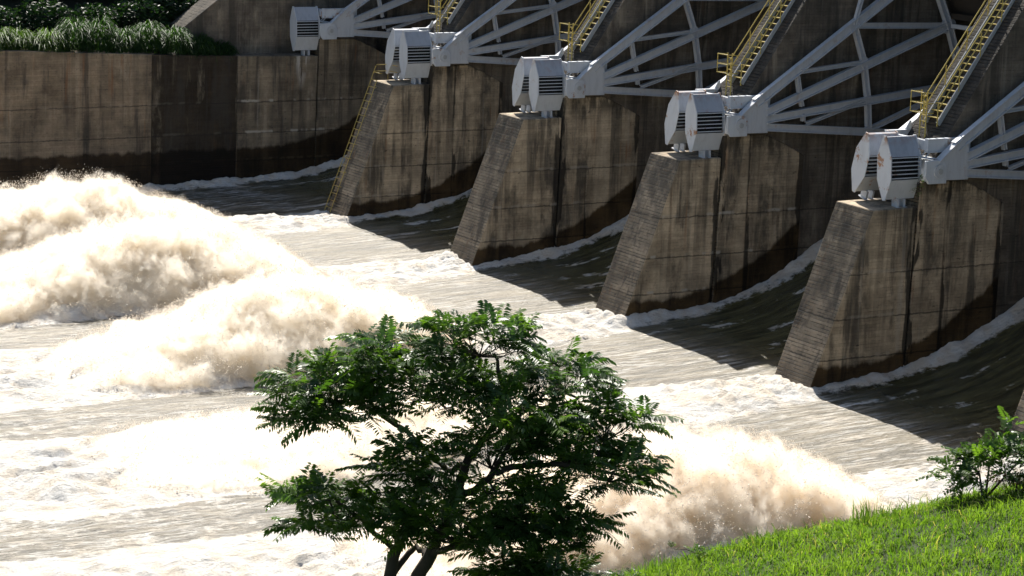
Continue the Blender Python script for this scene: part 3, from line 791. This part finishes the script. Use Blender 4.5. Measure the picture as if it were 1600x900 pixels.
RIGHT = np.array([.498, .867, 0.0]); TOW = np.array([.867, -.498, 0.0]); UPV = np.array([0, 0, 1.0])
def rosettes(tips, axis, per, Lm, rs_droop=(.15, .55), youngp=.10, elev=(.05, .75), **kw):
    n = len(tips); P = np.repeat(tips, per, 0); ax = np.repeat(axis, per, 0); m = len(P)
    az = rng.uniform(0, 2 * math.pi, m); el = rng.uniform(elev[0], elev[1], m)
    D = np.stack([np.cos(az) * np.cos(el), np.sin(az) * np.cos(el), np.sin(el)], 1) + ax * .75
    D /= np.linalg.norm(D, axis=1)[:, None]
    yr = (rng.uniform(size=n) < youngp).astype(float); young = np.repeat(yr, per) * rng.uniform(.3, 1, m)
    P = P + rng.normal(0, .05, P.shape)
    L = Lm * rng.uniform(.55, 1.2, m) * (1 - .2 * young)
    tone = np.clip(np.repeat(rng.uniform(0, 1, n), per) * .6 + rng.uniform(0, .4, m), 0, 1)
    D[:, 2] += .5 * young; D /= np.linalg.norm(D, axis=1)[:, None]
    return fronds(P, D, L, rng.uniform(*rs_droop, m) * (1 - .7 * young), tone, young, **kw)

M_bark = plain('bark', (.062, .050, .038), .95, .5, 6.0)
M_leaf = leafmat('tree_leaf', (.030, .074, .016), (.088, .152, .028), .45, .40, .5, young=(.12, .20, .022))

def tree():
    # local metres: a to the right as seen from the bank, h up, b towards the bank (viewer side)
    bx, by, bz = at_bank(-3.3, -.1)
    org = np.array([bx, by, bz]); HZ = 11.88 - bz
    def P3(a, h, b): return RIGHT * a + UPV * (h + HZ) + TOW * b
    root = empty('pinnate_tree', (bx, by, bz)); tag(root, 'dark green feathery leaved tree with forked trunk in front of the water', 'tree')
    LB = [  # limbs: list of (a, h, b), radii
      ([(-.30, -.9, 0), (-.36, .35, 0), (-.22, .95, .0), (-.05, 1.45, .1), (.1, 2.0, .15), (.45, 2.6, .1)], (.15, .13, .115, .10, .085, .06)),
      ([(.0, -1.0, .1), (.12, .3, .1), (.42, .95, .2), (.72, 1.6, .2), (.90, 2.2, .1), (1.10, 2.75, .0), (1.32, 3.15, -.1), (1.58, 3.55, -.1), (1.75, 4.2, -.15), (1.55, 4.9, -.2)], (.16, .145, .13, .12, .105, .09, .08, .065, .05, .025)),
      ([(-.36, .35, 0), (-.1, .75, -.1), (.15, 1.0, -.2), (.42, .95, .2)], (.07, .06, .06, .07)),
      ([(.90, 2.05, .1), (1.25, 2.35, .4), (1.62, 2.72, .6), (2.1, 2.95, .7), (2.9, 3.0, .7), (3.7, 2.9, .8), (4.4, 2.75, .7)], (.08, .075, .068, .06, .05, .035, .018)),
      ([(1.62, 2.72, .6), (1.95, 3.4, .3), (2.5, 3.95, .1), (3.2, 4.1, -.1)], (.055, .045, .035, .018)),
      ([(1.1, 2.75, 0), (.7, 2.55, -.3), (.3, 2.85, -.5), (-.1, 3.2, -.6), (-.55, 3.5, -.6), (-1.0, 3.75, -.5), (-1.45, 3.85, -.3), (-1.8, 3.9, -.2)], (.065, .06, .055, .05, .045, .038, .03, .018)),
      ([(-.55, 3.5, -.6), (-.62, 4.1, -.7), (-.7, 4.6, -.6)], (.035, .028, .015)),
      ([(-.22, .95, 0), (-.7, 1.5, .3), (-1.1, 1.9, .5), (-1.4, 2.15, .6), (-1.8, 2.0, .6)], (.06, .05, .042, .032, .018)),
      ([(.42, .95, .2), (.9, 1.3, .7), (1.5, 1.55, 1.0), (2.2, 1.7, 1.1), (2.9, 1.5, 1.2)], (.07, .06, .05, .035, .02)),
      ([(1.58, 3.55, -.1), (1.0, 4.1, -.3), (.6, 4.4, -.3)], (.045, .035, .018)),
      ([(1.32, 3.15, -.1), (2.0, 3.5, -.6), (2.6, 4.0, -.9)], (.05, .04, .02)),
    ]
    tk = MB(); nodes = []; nr = []
    for pts, rad in LB:
        pp = [P3(*p) for p in pts]
        fine = []; fr = []
        for i in range(len(pp) - 1):
            for q in range(4):
                tt = q / 4; w_ = rng.normal(0, .02, 3) * (0 if i == 0 and q == 0 else 1)
                fine.append(pp[i] * (1 - tt) + pp[i + 1] * tt + w_); fr.append(rad[i] * (1 - tt) + rad[i + 1] * tt)
        fine.append(pp[-1]); fr.append(rad[-1])
        tk.tube(fine, fr, 8); nodes += fine[6:]; nr += fr[6:]
    nodes = np.array(nodes)
    # crown plates: centre (a, h, b), half sizes (along, up, deep), number of twig tips
    CL = [((1.15, 5.10, -.3), (1.15, .38, 1.0), 24), ((-.60, 4.72, -.5), (.80, .36, .8), 15), ((-1.55, 4.15, -.2), (1.05, .40, .9), 22),
          ((-2.0, 3.65, .2), (.60, .26, .6), 9), ((-1.3, 3.75, .4), (.8, .25, .7), 8), ((.45, 4.15, -.2), (1.20, .50, 1.2), 26), ((2.85, 4.45, -.5), (.95, .36, 1.0), 19),
          ((3.8, 3.75, -.1), (.75, .30, .8), 13), ((3.85, 2.85, .6), (.95, .30, .9), 16), ((3.2, 3.25, .3), (1.0, .38, 1.0), 20),
          ((2.1, 3.9, .4), (1.1, .42, 1.1), 22), ((.1, 2.75, .7), (.72, .42, .7), 15), ((-1.45, 2.05, .6), (.95, .32, .8), 15), ((-1.75, 1.6, .7), (.45, .25, .5), 5),
          ((-.4, 1.9, .7), (.75, .38, .7), 13), ((.9, 1.85, 1.0), (1.1, .50, .9), 25), ((2.35, 1.75, 1.1), (.90, .55, .9), 23),
          ((2.75, .95, 1.2), (.70, .50, .7), 16), ((2.5, .40, 1.3), (.62, .36, .6), 13), ((3.0, 2.1, .9), (.6, .5, .7), 12), ((1.55, 3.2, .6), (.8, .4, .7), 13), ((1.7, 2.6, 1.0), (.7, .25, .7), 8), ((1.9, 1.05, 1.1), (.7, .35, .7), 10), ((.5, 1.45, .9), (.6, .22, .5), 6)]
    tips = []; axes = []
    for c, r, cnt in CL:
        cc = P3(*c); j = np.argmin(np.linalg.norm(nodes - cc, axis=1) + np.where(nodes[:, 2] > cc[2] + .1, .8, 0))
        hub = cc * .72 + nodes[j] * .28 - UPV * r[1] * .6
        mid = (nodes[j] + hub) / 2 + rng.normal(0, .06, 3)
        tk.tube([nodes[j], mid, hub], (max(nr[j] * .7, .02), .024, .019), 6)
        for i in range(int(cnt * 1.22)):
            while True:
                q = rng.uniform(-1, 1, 3)
                if q @ q < 1 and q[2] > -.75: break
            tp = cc + RIGHT * q[0] * r[0] + UPV * q[2] * r[1] + TOW * q[1] * r[2]
            m2 = (hub + tp) / 2 - UPV * .05 + rng.normal(0, .05, 3)
            tk.tube([hub, m2, tp], (.016, .011, .006), 4)
            tips.append(tp); o = (tp - cc); o[2] = abs(o[2]) * .4; axes.append(o / max(np.linalg.norm(o), .2))
    tk.build('trunk', M_bark, root, smooth=True)
    v, f, tn, yg = rosettes(np.array(tips), np.array(axes), 7, .70, youngp=.2)
    o = raw('crown', v, f, M_leaf, root, attrs={'tone': tn, 'young': yg})
tree()

# ------------------------------------------------------------------ shrub and weeds on the crest
def shrub(name, loc, stems, clusters, mat, per, Lm, label, cat='shrub', pairs=7, lw=.15, ll=.27, elev=(.1, .9), group=None):
    root = empty(name, loc); tag(root, label, cat, group)
    P3 = lambda p: RIGHT * p[0] + UPV * p[1] + TOW * p[2]
    tk = MB(); hubs = []
    for st in stems:
        pts = [P3(p) for p in st]; tk.tube(pts, [.03 - .018 * i / (len(pts) - 1) for i in range(len(pts))], 5); hubs += pts[1:]
    tips = []; axes = []
    for c, r, cnt in clusters:
        cc = P3(c)
        for i in range(cnt):
            q = rng.normal(0, .5, 3); tp = cc + RIGHT * q[0] * r[0] + UPV * q[1] * r[1] + TOW * q[2] * r[2]
            hb = min(hubs, key=lambda h: np.linalg.norm(h - tp)); tk.tube([hb, (hb + tp) / 2 + rng.normal(0, .03, 3), tp], (.010, .008, .005), 4)
            tips.append(tp); o = tp - cc; axes.append(o / max(np.linalg.norm(o), .15) * .8)
    tk.build('stem', M_bark, root, smooth=True)
    v, f, tn, yg = rosettes(np.array(tips), np.array(axes), per, Lm, youngp=.2, elev=elev, pairs=pairs, lw=lw, ll=ll, fold=.1)
    raw('foliage', v, f, mat, root, attrs={'tone': tn, 'young': yg})
M_shrub = leafmat('shrub_leaf', (.045, .095, .020), (.105, .17, .032), .45, .38, .45, young=(.13, .21, .03))
M_red = leafmat('reddish_leaf', (.16, .05, .025), (.22, .10, .04), .4, .5, .4, young=(.2, .12, .04))
x0, y0, z0 = at_bank(8.0, -.5)
shrub('leafy_shrub', (x0, y0, z0), [[(0, 0, 0), (-.1, .5, 0), (-.5, .85, 0)], [(.05, 0, 0), (.1, .6, -.1), (.2, 1.1, -.1)], [(0, 0, .1), (.4, .5, .1), (.7, .9, .1)]],
      [((-.62, .72, 0), (.34, .30, .4), 8), ((-.35, .55, .1), (.4, .3, .4), 10), ((.2, .98, 0), (.5, .30, .5), 14), ((.1, .75, .2), (.5, .3, .4), 12), ((.85, .85, 0), (.5, .34, .5), 13), ((.45, 1.32, -.1), (.18, .2, .2), 3)],
      M_shrub, 5, .46, 'glossy green shrub with paired leaflets on the bank crest at the right edge')
x0, y0, z0 = at_bank(8.5, .1)
shrub('reddish_plant', (x0, y0, z0), [[(0, 0, 0), (.0, .3, 0)], [(0, 0, 0), (.3, .3, 0)]], [((.1, .35, 0), (.5, .16, .3), 14)], M_red, 5, .20,
      'low plant with reddish brown leaves under the green shrub', 'plant', pairs=4, lw=.16)
x0, y0, z0 = at_bank(2.4, -.2)
shrub('leafy_weed', (x0, y0, z0), [[(0, 0, 0), (.0, .12, 0)]], [((0, .16, 0), (.34, .10, .3), 14)], M_shrub, 6, .18, 'small light green weed on the grass edge below the brown spray', 'weed', pairs=4, lw=.16)
shrub('leafy_weed', at_bank(.9, -.1), [[(0, 0, 0), (.0, .1, 0)]], [((0, .15, 0), (.3, .09, .2), 11)], M_shrub, 6, .17, 'tiny weed on the grass edge right beside the tree', 'weed', pairs=4, lw=.16)
shrub('pier_weed', (4 * S + 1.5, -.95, 9.45), [[(0, .0, 0), (.0, .5, 0)]], [((.0, .55, 0), (.28, .4, .2), 9)], M_shrub, 4, .24, 'little green weed growing beside the largest louvred box', 'weed', pairs=4, lw=.18)
tuft('grass_tuft', 5.85, -.45, 120, .62, .42, 'tall upright grass blades left of the leafy shrub', None)
tuft('grass_tuft', 3.9, -.35, 60, .34, .5, 'loose grass tuft on the crest midway along the bank', None)
tuft('grass_tuft', 1.7, -.25, 70, .40, .35, 'grass tuft on the low end of the bank beside the tree', None)

# ------------------------------------------------------------------ far bank: ground, reeds, dark scrub and wood
fx = np.concatenate([np.arange(-90, -20, 4.0), np.arange(-20, .9, .6)]); fy = np.arange(-80, 24, 1.5)
FX, FY = np.meshgrid(fx, fy, indexing='ij')
FZ = np.interp(FY, [-62, -23, -12.8, -6.7], [9.7, 9.45, 9.0, 8.75]) + np.clip(-FX - .8, 0, None) * .42 + .3 * fbm(FX * .3, FY * .3, 2.0, 3) * sstep(-1, -4, FX)
idx = np.arange(FX.size).reshape(FX.shape)
F = np.stack([idx[:-1, :-1].ravel(), idx[1:, :-1].ravel(), idx[1:, 1:].ravel(), idx[:-1, 1:].ravel()], 1)
fb = raw('far_bank', np.stack([FX.ravel(), FY.ravel(), FZ.ravel()], 1), F, plain('far_bank_soil', (.018, .020, .010), .95, .4, .8), smooth=True)
tag(fb, 'dark ground of the far bank above the retaining wall', 'bank', kind='structure')
M_reed = leafmat('reed_leaf', (.018, .052, .014), (.048, .095, .024), .4, .55, .25)
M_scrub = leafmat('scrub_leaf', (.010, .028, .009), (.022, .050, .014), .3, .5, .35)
M_light = leafmat('broad_leaf', (.045, .09, .018), (.085, .135, .03), .42, .55, .25)
def reed(x, y, z, cnt, L, sp, label, group, mat=M_reed):
    cnt = cnt * 2
    a = rng.uniform(0, 2 * math.pi, cnt); r = sp * np.sqrt(rng.uniform(size=cnt)); hh = np.clip(1 - (r / sp) ** 2, 0, 1) ** .5 * L * .72 * rng.uniform(.1, 1, cnt) ** .6
    ln = rng.uniform(.35, .85, cnt)
    v, f, tn = blades(r * np.cos(a), r * np.sin(a) * 1.1, hh - .15, ln, rng.uniform(.03, .07, cnt), a + rng.normal(0, .7, cnt), np.abs(rng.normal(.95, .3, cnt)), rng.uniform(size=cnt), .95)
    o = raw('reed_clump', v, f, mat, attrs={'tone': tn}, loc=(x, y, z)); tag(o, label, 'reed clump', group)
RD = [(-22.6, 1.3, 'pale leafy clump at the far left corner of the wall top', M_light), (-21.2, 1.2, 'lit leafy clump second from the left edge on the wall top', M_light),
      (-19.4, 1.25, 'bright green clump left of the tall dark reeds on the wall', M_light), (-17.6, 2.0, 'tall dark reed clump with drooping tips above the left wall panel', M_reed),
      (-15.9, 2.1, 'tallest arching reed clump over the middle of the wall', M_reed), (-14.2, 1.5, 'reed clump with pale tips just right of the tallest reeds', M_reed),
      (-12.4, 1.9, 'dark reed clump above the start of the black damp panel', M_reed), (-10.7, 1.6, 'dark reed clump above the middle of the black damp panel', M_reed),
      (-9.1, 1.2, 'short reed clump at the foot of the sloping abutment wall', M_reed), (-7.7, .8, 'smallest reed clump ending at the concrete abutment', M_reed)]
for y, L, lab, mt in RD:
    z = float(np.interp(y, [-23, -12.8, -6.7], [9.45, 9.0, 8.75]))
    reed(rng.uniform(-.3, .2), y, z, 620, L * 1.55, 1.1, lab, 'reeds along the wall top', mt)
def leafball(name, loc, r, cnt, size, mat, label, cat, group):
    root = empty(name, loc); tag(root, label, cat, group)
    q = rng.normal(size=(cnt, 3)); q /= np.linalg.norm(q, axis=1)[:, None]
    rad = rng.uniform(.45, 1.05, cnt) ** .5; p = q * rad[:, None] * np.array(r)
    p *= (1 + .45 * fbm(q[:, 0] * 1.8 + loc[1], q[:, 1] * 1.8, q[:, 2] * 1.8, 3))[:, None]; p[:, 2] += r[2] * .75
    az = rng.uniform(0, 2 * math.pi, cnt); el = rng.uniform(-.6, .6, cnt)
    d = np.stack([np.cos(az) * np.cos(el), np.sin(az) * np.cos(el), np.sin(el)], 1); sdv = np.cross(d, rng.normal(size=(cnt, 3))); sdv /= np.linalg.norm(sdv, axis=1)[:, None]
    L = size * rng.uniform(.6, 1.3, cnt)[:, None]
    v = np.stack([p - d * L, p + sdv * L * .35, p + d * L, p - sdv * L * .35], 1).reshape(-1, 3)
    raw('crown', v, np.arange(cnt * 4).reshape(-1, 4), mat, root, attrs={'tone': np.repeat(rng.uniform(size=cnt), 4)})
    tk = MB()
    for a in range(4): tk.tube([(0, 0, -.2), (r[0] * .3 * math.cos(a * 1.6), r[1] * .3 * math.sin(a * 1.6), r[2] * .5), (r[0] * .6 * math.cos(a * 1.6), r[1] * .6 * math.sin(a * 1.6), r[2] * 1.1)], (.10, .06, .02), 5)
    tk.build('trunk', M_bark, root)
SB = [(-2.6, -22.0, 'dark shrub behind the lit clumps at the far left'), (-3.2, -18.6, 'dark shrub behind the tall reeds, second from left'), (-2.8, -15.2, 'dark shrub behind the tallest reeds'),
      (-3.4, -12.0, 'dark shrub left of the sloping abutment edge'), (-4.4, -8.6, 'dark shrub tucked against the sloping abutment edge')]
for x, y, lab in SB:
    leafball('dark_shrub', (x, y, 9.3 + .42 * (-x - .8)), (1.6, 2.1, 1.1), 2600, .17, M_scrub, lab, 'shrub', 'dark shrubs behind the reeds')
# the wood behind reads as one dark mass
cnt = 26000
yy = rng.uniform(-40, 4, cnt); xx = rng.uniform(-26, -6.5, cnt); gz = 9.3 + .42 * (-xx - .8)
top = np.clip(2.2 + (-xx - 6.5) * .75, 0, 9) * (1 + .45 * fbm(xx * .22, yy * .22, 4.4, 3))
zz = gz + top * rng.uniform(.0, 1, cnt) ** .7
d = rng.normal(size=(cnt, 3)); d /= np.linalg.norm(d, axis=1)[:, None]; e = np.cross(d, rng.normal(size=(cnt, 3))); e /= np.linalg.norm(e, axis=1)[:, None]
p = np.stack([xx, yy, zz], 1); L = rng.uniform(.22, .5, cnt)[:, None]
v = np.stack([p - d * L, p + e * L * .5, p + d * L, p - e * L * .5], 1).reshape(-1, 3)
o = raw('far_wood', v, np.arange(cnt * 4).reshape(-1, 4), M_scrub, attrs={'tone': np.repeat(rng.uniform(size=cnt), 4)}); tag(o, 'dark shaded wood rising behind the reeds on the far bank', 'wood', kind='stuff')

# ------------------------------------------------------------------ camera, light, render settings
cam_d = bpy.data.cameras.new('camera'); cam = bpy.data.objects.new('camera', cam_d); COL.objects.link(cam)
cam_d.sensor_width = 36.0; cam_d.lens = 4011.47 / 1600 * 36.0; cam_d.clip_start = .5; cam_d.clip_end = 3000
CR, CU, CF = (0.498173, 0.866333, 0.035935), (-0.18618, 0.066399, 0.980269), (-0.846853, 0.495034, -0.194372)
cam.matrix_world = Matrix(((CR[0], CU[0], -CF[0], CAM[0]), (CR[1], CU[1], -CF[1], CAM[1]), (CR[2], CU[2], -CF[2], CAM[2]), (0, 0, 0, 1)))
sc.camera = cam
wd = bpy.data.worlds.new('World'); sc.world = wd; wd.use_nodes = True
nt = wd.node_tree; nt.nodes.clear()
sky = nt.nodes.new('ShaderNodeTexSky'); sky.sky_type = 'NISHITA'; sky.sun_disc = False
elev = math.asin(SUN.z); az = math.atan2(SUN.x, SUN.y)
sky.sun_elevation = elev; sky.sun_rotation = az; sky.air_density = 1.0; sky.dust_density = 1.2
bg = nt.nodes.new('ShaderNodeBackground'); bg.inputs[1].default_value = .075
wo = nt.nodes.new('ShaderNodeOutputWorld')
nt.links.new(sky.outputs[0], bg.inputs[0]); nt.links.new(bg.outputs[0], wo.inputs[0])
sd = bpy.data.lights.new('sun', 'SUN'); sd.energy = 5.0; sd.angle = math.radians(.53); sd.color = (1.0, .95, .87)
so = bpy.data.objects.new('sun', sd); COL.objects.link(so)
so.rotation_euler = (-SUN).to_track_quat('-Z', 'Y').to_euler(); so.location = (0, 0, 80)
sc.view_settings.view_transform = 'Standard'; sc.view_settings.look = 'None'; sc.view_settings.gamma = 1
sc.view_settings.exposure = .88
cy = sc.cycles
cy.max_bounces = 18; cy.diffuse_bounces = 3; cy.glossy_bounces = 3; cy.transmission_bounces = 4; cy.volume_bounces = 16; cy.transparent_max_bounces = 8
cy.use_denoising = True; cy.use_adaptive_sampling = True; cy.adaptive_threshold = .02
cy.sample_clamp_indirect = 6; cy.sample_clamp_direct = 0; cy.caustics_reflective = False; cy.caustics_refractive = False
